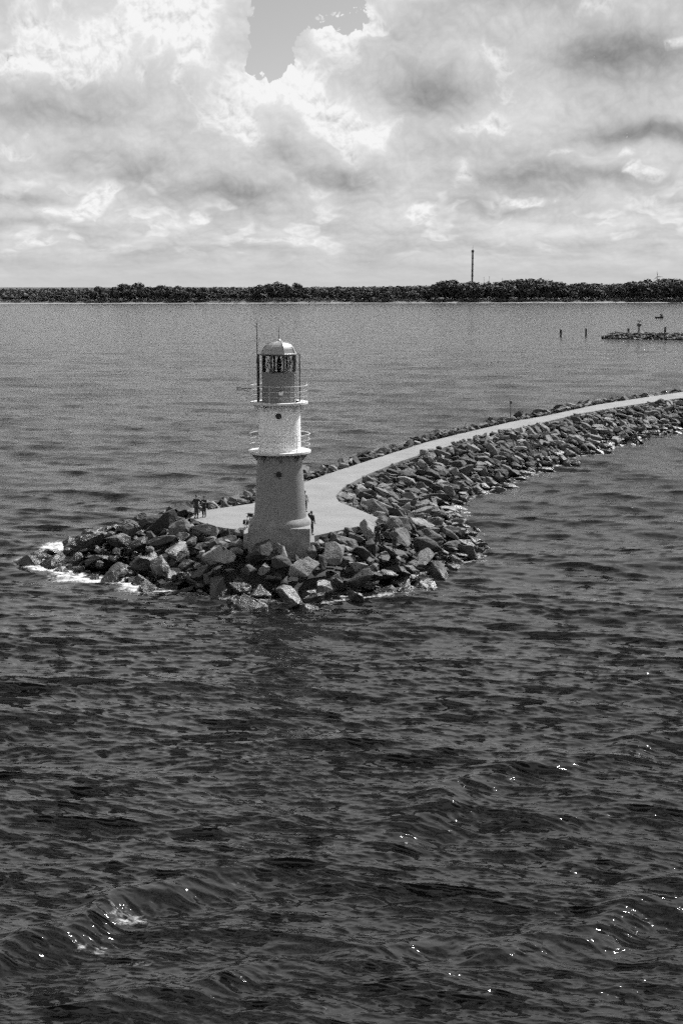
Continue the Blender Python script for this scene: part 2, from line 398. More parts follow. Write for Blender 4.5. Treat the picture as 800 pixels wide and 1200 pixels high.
def build_sea():
    q = np.concatenate([np.linspace(4.0, 0.74, 26)[:-1], np.linspace(0.74, 0.0136, 1180)])
    Y = CAM_H / q
    c = np.concatenate([np.linspace(-1.6, -0.36, 40)[:-1], np.linspace(-0.36, 0.36, 800), np.linspace(0.36, 1.6, 40)[1:]])
    yy, cc = np.meshgrid(Y, c, indexing='ij')
    span = np.maximum(yy, 22.0)
    x0 = (cc * span).ravel(); y0 = yy.ravel()
    dY = np.gradient(Y); spacing = np.repeat(dY, len(c))
    sp_c = np.abs(np.gradient(c)); spacing = np.maximum(np.abs(spacing), (np.tile(sp_c, len(Y)) * span.ravel()))
    X = x0.copy(); Yv = y0.copy(); Z = np.zeros_like(x0)
    dist = y0
    bands = [(0.075, .07, 2), (0.14, .125, 3), (0.27, .20, 4), (0.53, .20, 6), (1.05, .14, 7), (2.1, .09, 7), (4.1, .085, 6), (8.3, .055, 6), (17, .018, 6)]
    missing = np.zeros_like(x0)
    for b, (lam, sl, spread) in enumerate(bands):
        rot = (0.37 * b) % 1.0 - 0.5
        wind = R(-101 + 9 * math.sin(b * 2.1)) - rot
        L, hz, dx, dy = sea_band(lam, sl, wind, spread, seed=20 + b)
        cr, sr = math.cos(rot), math.sin(rot)
        xr = x0 * cr + y0 * sr + 11.3 * b; yr = -x0 * sr + y0 * cr + 7.1 * b
        w = np.clip(lam * 1.5 / (1.7 * spacing) - 0.5, 0, 1)
        missing += (1 - w) * sl ** 2
        ok = w > 0
        dz = w[ok] * sample(hz, L, xr[ok], yr[ok]); Z[ok] += dz
        if lam < 5: Yv[ok] -= 1.1 * dz               # crests lean downwind, towards the ship
        if lam > 0.2:
            u = sample(dx, L, xr[ok], yr[ok]) * w[ok]; v = sample(dy, L, xr[ok], yr[ok]) * w[ok]
            X[ok] += 0.95 * (u * cr - v * sr); Yv[ok] += 0.95 * (u * sr + v * cr)
    # the bow wave of the passing ship: a few longer diagonal crests in the foreground
    def crest(ax, ay, bx, by, amp, wid):
        a = np.array((ax, ay)); d = np.array((bx - ax, by - ay)); ln = np.hypot(*d); d /= ln
        s = ((x0 - ax) * d[0] + (y0 - ay) * d[1]); t = -(x0 - ax) * d[1] + (y0 - ay) * d[0]
        t = t + 0.5 * np.sin(s * 0.7) + 0.25 * np.sin(s * 1.7 + 1)
        e = np.exp(-((s / ln - 0.5) / 0.55) ** 4)
        return amp * e * (np.exp(-(t / wid) ** 2) - 0.55 * np.exp(-((t + 2.1 * wid) / (1.4 * wid)) ** 2))
    def cpx(p, q_, amp, wid):
        a = at(*p); b = at(*q_); return crest(a.x, a.y, b.x, b.y, amp, wid)
    Z += cpx((-40, 1130), (260, 1020), .38, .8) + cpx((300, 1085), (620, 1120), .25, .7) + cpx((430, 985), (640, 880), .25, 1.0)
    Z += cpx((560, 1100), (860, 1060), .30, .8) + cpx((640, 900), (860, 850), .22, 1.1) + cpx((80, 1180), (420, 1130), .25, .7)
    # calm inside the sheltered strip, calmer by the rocks is not needed: waves run in from the open side
    dw, wi = poly_dist(np.stack([x0, y0], 1), WE)
    foam = np.zeros_like(x0)
    def blob(px, py, rx, ry, a):
        p = at(px, py); return a * np.exp(-(((x0 - p.x) / rx) ** 2 + ((y0 - p.y) / ry) ** 2))
    left = np.clip((-9.0 - x0) / 9.0, 0, 1)
    near = (y0 < 108) & (y0 > 70)
    shore = np.exp(-np.maximum(dw - 0.2, 0) / (0.35 + 0.6 * left)) * np.where(wi, np.exp(-dw / 1.2), 1.0)
    foam += np.where(near, shore * (0.72 + 0.55 * left), shore * np.where(y0 < 260, 0.66, 0.3))
    foam += blob(115, 677, 3.8, 1.3, 1.25) + blob(62, 664, 2.0, 0.9, .7) + blob(165, 690, 2.4, 1.1, .8) + blob(70, 640, 1.6, 2.6, .75) + blob(25, 657, 1.8, 1.0, .45)
    foam += blob(152, 1070, 1.05, .75, .80) + blob(110, 1112, 1.5, 1.0, .50) + blob(60, 1165, 1.4, .6, .40) + blob(160, 1130, 1.2, .6, .42)
    foam += blob(390, 1190, .5, .3, .5) + blob(290, 1030, .9, .25, .42) + blob(500, 700, 5, 1.2, .33)
    n0, n1 = len(Y), len(c)
    idx = np.arange(n0 * n1).reshape(n0, n1)
    quads = np.stack([idx[:-1, :-1], idx[:-1, 1:], idx[1:, 1:], idx[1:, :-1]], -1).reshape(-1, 4)
    me = bpy.data.meshes.new('sea')
    me.vertices.add(len(X)); me.vertices.foreach_set('co', np.stack([X, Yv, Z], 1).astype(np.float32).ravel())
    nq = len(quads)
    me.loops.add(nq * 4); me.loops.foreach_set('vertex_index', quads.astype(np.int32).ravel())
    me.polygons.add(nq); me.polygons.foreach_set('loop_start', np.arange(0, nq * 4, 4, dtype=np.int32))
    me.polygons.foreach_set('use_smooth', np.ones(nq, bool))
    me.update(calc_edges=True)
    for nm, arr in (('foam', foam), ('lost', np.sqrt(missing))):
        a = me.attributes.new(nm, 'FLOAT', 'POINT'); a.data.foreach_set('value', arr.astype(np.float32))
    m = bpy.data.materials.new('sea_water'); m.use_nodes = True
    t = NT(m.node_tree); b = t.n['Principled BSDF']; out = t.n['Material Output']
    geo = t.node('ShaderNodeNewGeometry'); pos = geo.outputs['Position']
    af = t.node('ShaderNodeAttribute', attribute_name='foam').outputs['Fac']
    al = t.node('ShaderNodeAttribute', attribute_name='lost').outputs['Fac']
    b.inputs['Base Color'].default_value = (.006, .006, .006, 1)
    b.inputs['IOR'].default_value = 1.5
    t.l.new(t.lin(al, 0.10, 0.42, 0.03, 0.18), b.inputs['Roughness'])
    x, y, z = t.sep(pos)
    pv = t.xyz(t.mul(x, 0.55), y, 0.0)
    b1 = t.node('ShaderNodeBump'); b1.inputs['Distance'].default_value = 0.008; b1.inputs['Strength'].default_value = 1.0
    t.l.new(t.mul(t.noise(pv, 6.5, 3, 0.55), t.lin(y, 40.0, 72.0, 1.0, 0.0)), b1.inputs['Height'])
    b2 = t.node('ShaderNodeBump'); b2.inputs['Strength'].default_value = 1.0
    b2.inputs['Distance'].default_value = 1.0
    pw = t.xyz(t.mul(x, 0.38), y, 0.0)
    chop = t.mul(t.noise(pv, 0.9, 4, 0.6), t.lin(al, 0.18, 0.36, 0.0, 0.30))
    roll = t.mul(t.noise(pw, 0.24, 4, 0.62), t.lin(y, 90.0, 420.0, 0.0, 1.5))
    t.l.new(t.add(chop, roll), b2.inputs['Height'])
    t.l.new(b1.outputs[0], b2.inputs['Normal'])
    t.l.new(b2.outputs[0], b.inputs['Normal'])
    fo = t.node('ShaderNodeBsdfDiffuse'); fo.inputs['Color'].default_value = (.72, .72, .72, 1)
    pf = t.xyz(t.mul(x, 0.8), y, 0.0)
    fn = t.add(t.mul(t.noise(pf, 1.7, 6, 0.68, dist=0.6), 0.62), t.mul(t.noise(pf, 6.0, 4, 0.6), 0.38))
    fm = t.mul(t.step(t.add(t.mul(t.m('MINIMUM', af, 1.0), 0.36), fn), 0.68, 1.0), 0.9)
    fm = t.mul(fm, t.step(af, 0.06, 0.2))
    mix = t.node('ShaderNodeMixShader'); t.l.new(fm, mix.inputs[0]); t.l.new(b.outputs[0], mix.inputs[1]); t.l.new(fo.outputs[0], mix.inputs[2])
    t.l.new(mix.outputs[0], out.inputs['Surface'])
    me.materials.append(m)
    o = link('sea', me); tag(o, 'dark choppy sea with small wind waves', kind='structure')
build_sea()

# ------------------------------------------------------------------ seabed and far land
def grid_mesh(name, xs, ys, zf, m, kind='structure', label=None):
    xs = np.asarray(xs); ys = np.asarray(ys)
    v = [(x, y, zf(x, y)) for y in ys for x in xs]; n = len(xs)
    f = [(j * n + i, j * n + i + 1, (j + 1) * n + i + 1, (j + 1) * n + i) for j in range(len(ys) - 1) for i in range(n - 1)]
    mb = MB(); mb.addmesh(v, f, True); o = mb.build(name, m); tag(o, label, kind=kind); return o
def shore_y(x): return 1392 + max(-200, min(900, (x + 355))) * 0.10 + 3 * math.sin(x * 0.02) + 2 * math.sin(x * 0.07)
bed_m = mat('sea_bed', 0.03, 0.9)
grid_mesh('sea_bed', np.linspace(-6000, 6000, 9), np.linspace(-300, 9000, 9), lambda x, y: -6.0, bed_m)
def land():
    xs = np.concatenate([np.linspace(-6000, -700, 12)[:-1], np.linspace(-700, 700, 180), np.linspace(700, 6000, 12)[1:]])
    offs = [-12, 0, 5, 9, 16, 22, 40, 90, 200, 500, 700, 800]
    hs = [-1.2, .03, .25, .45, 1.6, 2.6, 3.0, 3.0, 4, 4, 3, -8]
    v = []; n = len(xs)
    for o, h in zip(offs, hs):
        for x in xs: v.append((x, shore_y(x) + o, h + (random.uniform(-.3, .4) if 10 < o < 300 else 0)))
    f1 = []; f2 = []
    for j in range(len(offs) - 1):
        for i in range(n - 1):
            (f1 if j < 3 else f2).append((j * n + i, j * n + i + 1, (j + 1) * n + i + 1, (j + 1) * n + i))
    mb = MB(); mb.addmesh(v, f1, True); tag(mb.build('beach', sand_m), kind='structure')
    mb = MB(); mb.addmesh(v, f2, True); tag(mb.build('ground', grass_m), kind='structure')
land()

# ------------------------------------------------------------------ rocks
def rock_mesh(name, dims, seed, n=15, bevel=0.025):
    r = random.Random(seed); bm = bmesh.new()
    for i in range(n):
        v = Vector((r.gauss(0, 1), r.gauss(0, 1), r.gauss(0, 1))).normalized() * r.uniform(0.72, 1.0)
        v = Vector([math.copysign(abs(c) ** 0.72, c) for c in v])
        bm.verts.new((v.x * dims[0], v.y * dims[1], v.z * dims[2]))
    res = bmesh.ops.convex_hull(bm, input=bm.verts[:])
    bmesh.ops.delete(bm, geom=[g for g in res['geom_interior'] if isinstance(g, bmesh.types.BMVert)], context='VERTS')
    bmesh.ops.dissolve_limit(bm, angle_limit=R(11), verts=bm.verts[:], edges=bm.edges[:])
    if bevel: bmesh.ops.bevel(bm, geom=bm.edges[:], offset=bevel, segments=1, profile=0.6, affect='EDGES', clamp_overlap=True)
    bmesh.ops.triangulate(bm, faces=bm.faces[:])
    big = [e_ for e_ in bm.edges if e_.calc_length() > 0.5]
    bmesh.ops.subdivide_edges(bm, edges=big, cuts=1)
    bmesh.ops.triangulate(bm, faces=bm.faces[:])
    off = Vector((seed * 1.7, seed * .9, seed * .3))
    for v in bm.verts:
        v.co += noise.noise_vector(v.co * 2.3 + off) * 0.12 + noise.noise_vector(v.co * 6.0 + off) * 0.04
    me = bpy.data.meshes.new(name); bm.to_mesh(me); bm.free()
    me.materials.append(rock_m)
    return me
ROCKS = [rock_mesh('rock', (random.uniform(1.0, 1.4), random.uniform(.62, .90), random.uniform(.40, .64)), 100 + i, random.choice((11, 13, 15, 18)), 0.045) for i in range(28)]

def mesh_arrays(me):
    v = np.empty(len(me.vertices) * 3); me.vertices.foreach_get('co', v)
    f = np.array([tuple(p.vertices) for p in me.polygons]); return v.reshape(-1, 3), f
ROCK_A = [mesh_arrays(m) for m in ROCKS]
class Joined:
    def __init__(s): s.v = []; s.f = []; s.n = 0
    def add(s, k, M):
        v, f = ROCK_A[k]; M = np.array(M)
        s.v.append(v @ M[:3, :3].T + M[:3, 3]); s.f.append(f + s.n); s.n += len(v)
    def build(s, name, parent=None):
        me = bpy.data.meshes.new(name); me.from_pydata(np.concatenate(s.v).tolist(), [], np.concatenate(s.f).tolist())
        me.materials.append(rock_m); return link(name, me, parent)

def build_breakwater():
    # rubble core under the rocks, coloured near-black as shade in the gaps
    xs = np.arange(-27, 60, 1.0); ys = np.arange(80, 262, 1.0)
    gx, gy = np.meshgrid(xs, ys); P = np.stack([gx.ravel(), gy.ravel()], 1)
    z, dd, di, dw, wi = slope_z(P)
    z = z - 1.75; z = np.where(di & (dd > 0.4), DECK_Z - 0.55, z)
    n = len(xs); keep = (wi | (dw < 3))
    idx = np.arange(len(P)).reshape(len(ys), n); used = {}
    v = []; f = []
    for j in range(len(ys) - 1):
        for i in range(n - 1):
            q = (idx[j, i], idx[j, i + 1], idx[j + 1, i + 1], idx[j + 1, i])
            if all(keep[k] for k in q):
                for k in q:
                    if k not in used: used[k] = len(v); v.append((P[k, 0], P[k, 1], z[k]))
                f.append(tuple(used[k] for k in q))
    mb = MB(); mb.addmesh(v, f, False); bw = mb.build('breakwater', core_m)
    tag(bw, 'curved stone breakwater of heaped boulders with the lighthouse on its head', 'breakwater')
    # boulders: dart throwing, big ones first
    placed = []; cell = {}
    def free(p, r):
        ci, cj = int(p[0] // 3), int(p[1] // 3)
        for a in range(ci - 1, ci + 2):
            for b in range(cj - 1, cj + 2):
                for (qx, qy, qr) in cell.get((a, b), ()):
                    if (p[0] - qx) ** 2 + (p[1] - qy) ** 2 < (0.84 * (r + qr)) ** 2: return False
        return True
    def put(p, r):
        cell.setdefault((int(p[0] // 3), int(p[1] // 3)), []).append((p[0], p[1], r)); placed.append((p[0], p[1], r))
    r_ = np.random.default_rng(3)
    for rad, tries in ((1.12, 5000), (0.88, 14000), (0.68, 30000), (0.50, 50000), (0.36, 60000)):
        C = np.stack([r_.uniform(-27, 60, tries), r_.uniform(82, 258, tries)], 1)
        zz, dd, di, dw, wi = slope_z(C)
        ok = (~di) & (wi | (dw < 1.0)) & (dd > rad * (1.1 if rad > .6 else 0.55))
        if rad > 1.0: ok &= (C[:, 1] < 108) & (dd > 1.2)      # the biggest blocks armour the head
        ok &= ~((np.abs(C[:, 0] + 4.4) < 2.3 + rad * .7) & (C[:, 1] > 91.9 - rad * .95) & (C[:, 1] < 97))
        for p in C[ok]:
            if free(p, rad): put(p, rad)
    PL = np.array(placed); zz, dd, di, dw, wi = slope_z(PL[:, :2])
    e = 0.4
    gx_ = (slope_z(PL[:, :2] + [e, 0])[0] - slope_z(PL[:, :2] - [e, 0])[0]) / (2 * e)
    gy_ = (slope_z(PL[:, :2] + [0, e])[0] - slope_z(PL[:, :2] - [0, e])[0]) / (2 * e)
    rr = random.Random(11); rr_ = np.random.default_rng(12); items = []
    for i, (x, y, r) in enumerate(PL):
        nrm = Vector((-gx_[i] * .9, -gy_[i] * .9, 1)).normalized()
        nrm = (nrm + Vector((rr.gauss(0, .34), rr.gauss(0, .34), 0))).normalized()
        k = rr.randrange(len(ROCKS))
        S = Matrix.Diagonal((r * rr.uniform(.95, 1.25), r * rr.uniform(.9, 1.2), r * rr.uniform(.85, 1.25), 1))
        turn = rr.gauss(0, .55) if (y > 97 and x > 2) else rr.uniform(0, 6.28)   # slabs on the sheltered slope lie with their length downhill
        dn = Vector((-gx_[i], -gy_[i], 0)); dn = dn.normalized() if dn.length > .02 else Vector((1, 0, 0))
        dn = Matrix.Rotation(turn, 3, 'Z') @ dn; yy_ = nrm.cross(dn).normalized(); xx_ = yy_.cross(nrm)
        q = Matrix((xx_, yy_, nrm)).transposed().to_4x4()
        lift = -0.12 * r + rr.uniform(-.25, .38) * r
        if dd[i] < 1.6: lift = -0.42 * r + rr.uniform(-.12, .15) * r
        M = Matrix.Translation((x, y, zz[i] + lift)) @ q @ S
        far_side = (x < 0.55 * (y - 112) * .62 - 3) and y > 112
        seen = r / math.hypot(y, 18) * (0.3 if far_side else 1.0) * (1 if abs(x) < y * .262 else 0)
        items.append((seen, k, M))
    # a lower layer fills the gaps
    C = np.stack([rr_.uniform(-27, 60, 9000), rr_.uniform(82, 258, 9000)], 1); zc, dc, dic, dwc, wic = slope_z(C); got = {}
    for i in np.nonzero((~dic) & wic & (dc > .5))[0]:
        x, y = C[i]; ci, cj = int(x // 1.1), int(y // 1.1)
        if (ci, cj) in got or (abs(x + 4.4) < 2.9 and 91.4 < y < 97): continue
        got[(ci, cj)] = 1; r = rr.uniform(.5, .8)
        M = Matrix.Translation((x, y, zc[i] - .80)) @ Matrix.Rotation(rr.uniform(0, 6.28), 4, 'Z') @ Matrix.Rotation(rr.gauss(0, .5), 4, 'X') @ Matrix.Diagonal((r, r, r, 1))
        items.append((-1.0, rr.randrange(len(ROCKS)), M))
    items.sort(key=lambda a: -a[0])
    J = Joined(); allv = Joined()
    for n_, (s, k, M) in enumerate(items):
        allv.add(k, M)
        if n_ < 300:
            o = link('rock', ROCKS[k], bw); o.matrix_local = M
        else: J.add(k, M)
    rub = J.build('rock_rubble', bw); rub['kind'] = 'stuff'
    print('rocks', len(items))
    return BVHTree.FromPolygons(np.concatenate(allv.v).tolist(), np.concatenate(allv.f).tolist())
ROCK_BVH = build_breakwater()
def ground_z(x, y):
    h = ROCK_BVH.ray_cast(Vector((x, y, 30)), Vector((0, 0, -1)))
    return h[0].z if h[0] else 0.0

# ------------------------------------------------------------------ walkway
def build_path():
    bm = bmesh.new(); vs = [bm.verts.new((p.x, p.y, DECK_Z)) for p in deck]
    f = bm.faces.new(vs); f.normal_update()
    if f.normal.z < 0: bmesh.ops.reverse_faces(bm, faces=[f])
    ret = bmesh.ops.extrude_face_region(bm, geom=[f])
    for g in ret['geom']:
        if isinstance(g, bmesh.types.BMVert): g.co.z -= 0.5
    bm.normal_update(); bmesh.ops.recalc_face_normals(bm, faces=bm.faces[:])
    bmesh.ops.triangulate(bm, faces=bm.faces[:])
    me = bpy.data.meshes.new('path'); bm.to_mesh(me); bm.free(); me.materials.append(path_m)
    tag(link('path', me), 'pale concrete path along the top of the breakwater', kind='structure')
build_path()

# ------------------------------------------------------------------ lighthouse
TX, TY = -4.42, 94.25
def build_lighthouse():
    T = empty('lighthouse', (TX, TY, 0)); tag(T, 'round banded lighthouse with two railed galleries and domed lantern on the breakwater head', 'lighthouse')
    zt = lambda py: z_at(py, TY)
    def rad(w_px, py): 
        z = zt(py); return w_px / 2 / F_PX * (TY * math.cos(PITCH) + (CAM_H - z) * math.sin(PITCH))
    zpl = z_at(619.5, TY - 2.15)
    hw = rad(71, 630)
    mb = MB(); mb.box((0, 0, (zpl + 1.6) / 2), (hw * 2, hw * 2, zpl - 1.6)); pl = mb.build('plinth', plinth_c, T)
    bv = pl.modifiers.new('bevel', 'BEVEL'); bv.width = .05; bv.segments = 2
    r0 = rad(61.5, 608)
    MB().lathe([(r0 + .34, zpl - .02), (r0 + .34, zpl + .16), (r0 + .24, zpl + .34), (r0 + .10, zpl + .50), (r0 - .1, zpl + .50)], 64).build('base_ring', plinth_c, T)
    zg1 = zt(527.5); r1 = rad(51.5, 532)
    prof = [(r0 + .02, zpl + .40)]
    for i in range(13):
        s = i / 12; prof.append((r0 + (r1 - r0) * (s ** .92), zpl + .42 + (zg1 - .16 - zpl - .42) * s))
    MB().lathe(prof, 72).build('lower_tower', green_p, T)
    # galleries
    def gallery(z, rg, rin, nb, rail_h, nposts, a0, rm, bm_):
        g = MB().lathe([(rin - .05, z - .20), (rg - .10, z - .20), (rg, z - .14), (rg, z), (rin - .05, z)], 64, cap=False).build('gallery', gallery_p, T)
        for i in range(nb):
            a = a0 + 2 * math.pi * (i + .5) / nb; c, s = math.cos(a), math.sin(a); b = MB()
            e = Vector((-s, c, 0)) * .045
            p = [Vector((c * (rin - .03), s * (rin - .03), z - .20)), Vector((c * (rg - .14), s * (rg - .14), z - .20)), Vector((c * (rg - .2), s * (rg - .2), z - .28)), Vector((c * (rin - .03), s * (rin - .03), z - .85))]
            b.addmesh([q + e for q in p] + [q - e for q in p], [(0, 1, 2, 3), (7, 6, 5, 4), (0, 4, 5, 1), (1, 5, 6, 2), (2, 6, 7, 3)])
            b.build('bracket', bm_, g)
        rl = MB().ring((0, 0, z + rail_h), rg - .06, .024, 64).build('handrail', rm, T)
        for k in (.36, .68): MB().ring((0, 0, z + rail_h * k), rg - .06, .014, 64).build('rail', rm, rl)
        for i in range(nposts):
            a = a0 + 2 * math.pi * i / nposts
            x, y = math.cos(a) * (rg - .06), math.sin(a) * (rg - .06)
            MB().tube([(x, y, z - .02), (x, y, z + rail_h)], .021).build('post', rm, rl)
        return g
    gallery(zg1, rad(73, 527), r1, 8, 1.20, 10, R(-18), rail_w, green_p)
    zg2 = zt(470.5); r2 = rad(49.5, 500)
    MB().lathe([(r2 + .02, zg1 - .1), (r2 + .02, zg1 + .12), (r2, zg1 + .14), (r2 * .985, zg2 - .18)], 72).build('middle_tower', white_p, T)
    gallery(zg2, rad(67, 470), r2 * .985, 8, 1.17, 8, R(-18), rail_w, white_p)
    # octagonal watch room, lantern, dome
    a8 = R(22.5 - 3)
    z3 = zt(435.5); r3 = rad(40.5, 450)
    MB().lathe([(r3, zg2 - .05), (r3, z3 - .06), (r3 + .05, z3 - .05), (r3 + .05, z3)], 48).build('watch_room', green_d, T)
    z4 = zt(416.5); r4 = r3 * 1.0
    fr = MB().lathe([(r4 + .02, z4 - .02), (r4 + .06, z4), (r4 + .06, z4 + .16), (r4 - .1, z4 + .16)], 8, smooth=False, a0=a8).build('lantern_frame', green_d, T)
    for i in range(8):
        a, b_ = a8 + i * math.pi / 4, a8 + (i + 1) * math.pi / 4
        A = Vector((math.cos(a) * (r4 - .05), math.sin(a) * (r4 - .05), 0)); B = Vector((math.cos(b_) * (r4 - .05), math.sin(b_) * (r4 - .05), 0))
        up0, up1 = Vector((0, 0, z3)), Vector((0, 0, z4))
        MB().tube([A + up0, A + up1], .085, 6).build('mullion', dark_m, fr)
        MB().tube([A + up0 + (B - A) * .06, B + up1 - (B - A) * .06], .026, 5).build('glazing_bar', dark_m, fr)
        MB().tube([B + up0 - (B - A) * .06, A + up1 + (B - A) * .06], .026, 5).build('glazing_bar', dark_m, fr)
        k = .975; off = 0.012
        n = ((A + B) / 2).normalized() * off
        MB().addmesh([A * k + up0, B * k + up0, B * k + up1, A * k + up1, A * k + up0 - n, B * k + up0 - n, B * k + up1 - n, A * k + up1 - n],
                     [(0, 1, 2, 3), (7, 6, 5, 4), (0, 4, 5, 1), (1, 5, 6, 2), (2, 6, 7, 3), (3, 7, 4, 0)]).build('pane', glass, fr)
    lz = (z3 + z4) / 2
    MB().lathe([(.16, z3 - .02), (.16, lz - .34), (.15, lz - .30), (.17, lz - .1), (.17, lz + .1), (.15, lz + .30), (.08, lz + .36), (.1, z4)], 20).build('lamp_lens', dark_m, T)
    zd = z4 + .14; hd = zt(399.5) - zd
    prof = [(r4 + .10, zd - .10), (r4 + .12, zd), (r4 + .04, zd + .04)]
    for i in range(1, 8):
        q = i / 8 * math.pi / 2; prof.append((r4 * math.cos(q) ** .9 * 1.0, zd + .02 + (hd - .02) * math.sin(q)))
    prof.append((.09, zd + hd))
    dome = MB().lathe(prof, 8, smooth=False, a0=a8).build('dome', dome_p, T)
    for i in range(8):
        a = a8 + i * math.pi / 4
        MB().tube([(math.cos(a) * r, math.sin(a) * r, z) for r, z in prof[2:]], .028, 5).build('dome_rib', dome_p, dome)
    MB().tube([(0, 0, zd + hd - .05), (0, 0, zt(382))], [.03, .012]).build('lightning_rod', dark_m, dome)
    MB().lathe([(.13, zd + hd - .03), (.16, zd + hd + .05), (.06, zd + hd + .14)], 14).build('finial', dome_p, dome)
    # outer cage of uprights round the lantern
    rc = rad(48, 440)
    cage = MB().ring((0, 0, z4 + .10), rc, .035, 48).build('cage', dark_m, T)
    for a in (R(2), R(178), R(172), R(62), R(118), R(8)):
        x, y = math.cos(a) * rc, math.sin(a) * rc
        MB().tube([(x, y, zg2), (x, y, z4 + .10)], .042).build('upright', dark_m, cage)
    # ladder up to the lantern on the left
    lad = MB(); 
    for s in (-1, 1): lad.tube([(-rc - .02, -.34 + s * .2, zg2), (-rc - .02, -.34 + s * .2, z4 + .1)], .03)
    lad = lad.build('ladder', dark_m, T)
    for i in range(10):
        z = zg2 + .25 + i * .31; MB().tube([(-rc - .02, -.54, z), (-rc - .02, -.14, z)], .016).build('rung', dark_m, lad)
    # whip aerial at the left
    xa = x_at(302.3, TY, zt(430)) - TX
    an = MB().tube([(xa, -.7, zg2), (xa, -.7, zt(425)), (xa + .0, -.7, zt(378))], [.055, .05, .022]).build('aerial', dark_m, T)
    MB().tube([(xa, -.7, zt(383)), (xa - .22, -.7, zt(381))], .02).build('stub', dark_m, an)
    MB().lathe([(.03, zt(425)), (.09, zt(424)), (.09, zt(421)), (.03, zt(420))], 10, c=(xa, -.7)).build('collar', dark_m, an)
    # signal horn on a bracket, left of the upper gallery
    zh = zt(455); xg = -rad(67, 470)
    horn = MB().tube([(xg + .1, -.3, zh), (xg - .55, -.3, zh + .02)], .035).build('horn_bracket', dark_m, T)
    MB().tube([(xg - .1, -.3, zh - .22), (xg - .35, -.3, zh - .15), (xg - .6, -.3, zh + .02)], .025).build('strut', dark_m, horn)
    pts = [(xg - .75 + .17 * math.cos(q), -.3, zh + .09 * math.sin(q) - .02) for q in np.linspace(0, 2 * math.pi, 14)[:-1]]
    MB().tube(pts, .03, 6, True).build('horn_loop', dark_m, horn)
    MB().tube([(xg - .92, -.3, zh - .02), (xg - .92, -.3, zh + .10)], .04).build('horn_mouth', dark_m, horn)
    # portholes
    for py, rr in ((485.5, r2 * .992), (552.5, None)):
        z = zt(py)
        if rr is None:
            s = (z - zpl - .42) / (zg1 - .16 - zpl - .42); rr = r0 + (r1 - r0) * s ** .92
        yy = -rr
        def disc(r, y0_, y1_): 
            vs = []; n = 24
            for y in (y0_, y1_):
                for i in range(n): vs.append((r * math.cos(2 * math.pi * i / n), y, z + r * math.sin(2 * math.pi * i / n)))
            return MB().addmesh(vs, [tuple(range(n)), tuple(range(2 * n - 1, n - 1, -1))] + [(i, n + i, n + (i + 1) % n, (i + 1) % n) for i in range(n)])
        ph = disc(.225, yy - .030, yy + .3).build('porthole', hole_m, T)
        pts = [(.245 * math.cos(q), yy - .022, z + .245 * math.sin(q)) for q in np.linspace(0, 2 * math.pi, 25)[:-1]]
        MB().tube(pts, .035, 6, True).build('porthole_rim', white_p if py < 500 else green_p, ph)
    # small lamp box on the watch room front, electrical pipe
    lamp = MB().box((.18, -r3 - .16, zt(459)), (.26, .30, .26)).build('wall_lamp', white_p, T)
    MB().lathe([(.09, zt(459) - .02), (.12, zt(459) + .16), (.02, zt(459) + .22)], 12, c=(.18, -r3 - .2)).build('lamp_cover', dark_m, lamp)
    for xx in (r3 * .93,):
        yy = -math.sqrt(max(0, r3 ** 2 - xx ** 2)) - .05
        MB().tube([(xx, yy, zg2), (xx, yy, z3)], .035).build('pipe', white_p, T)
build_lighthouse()

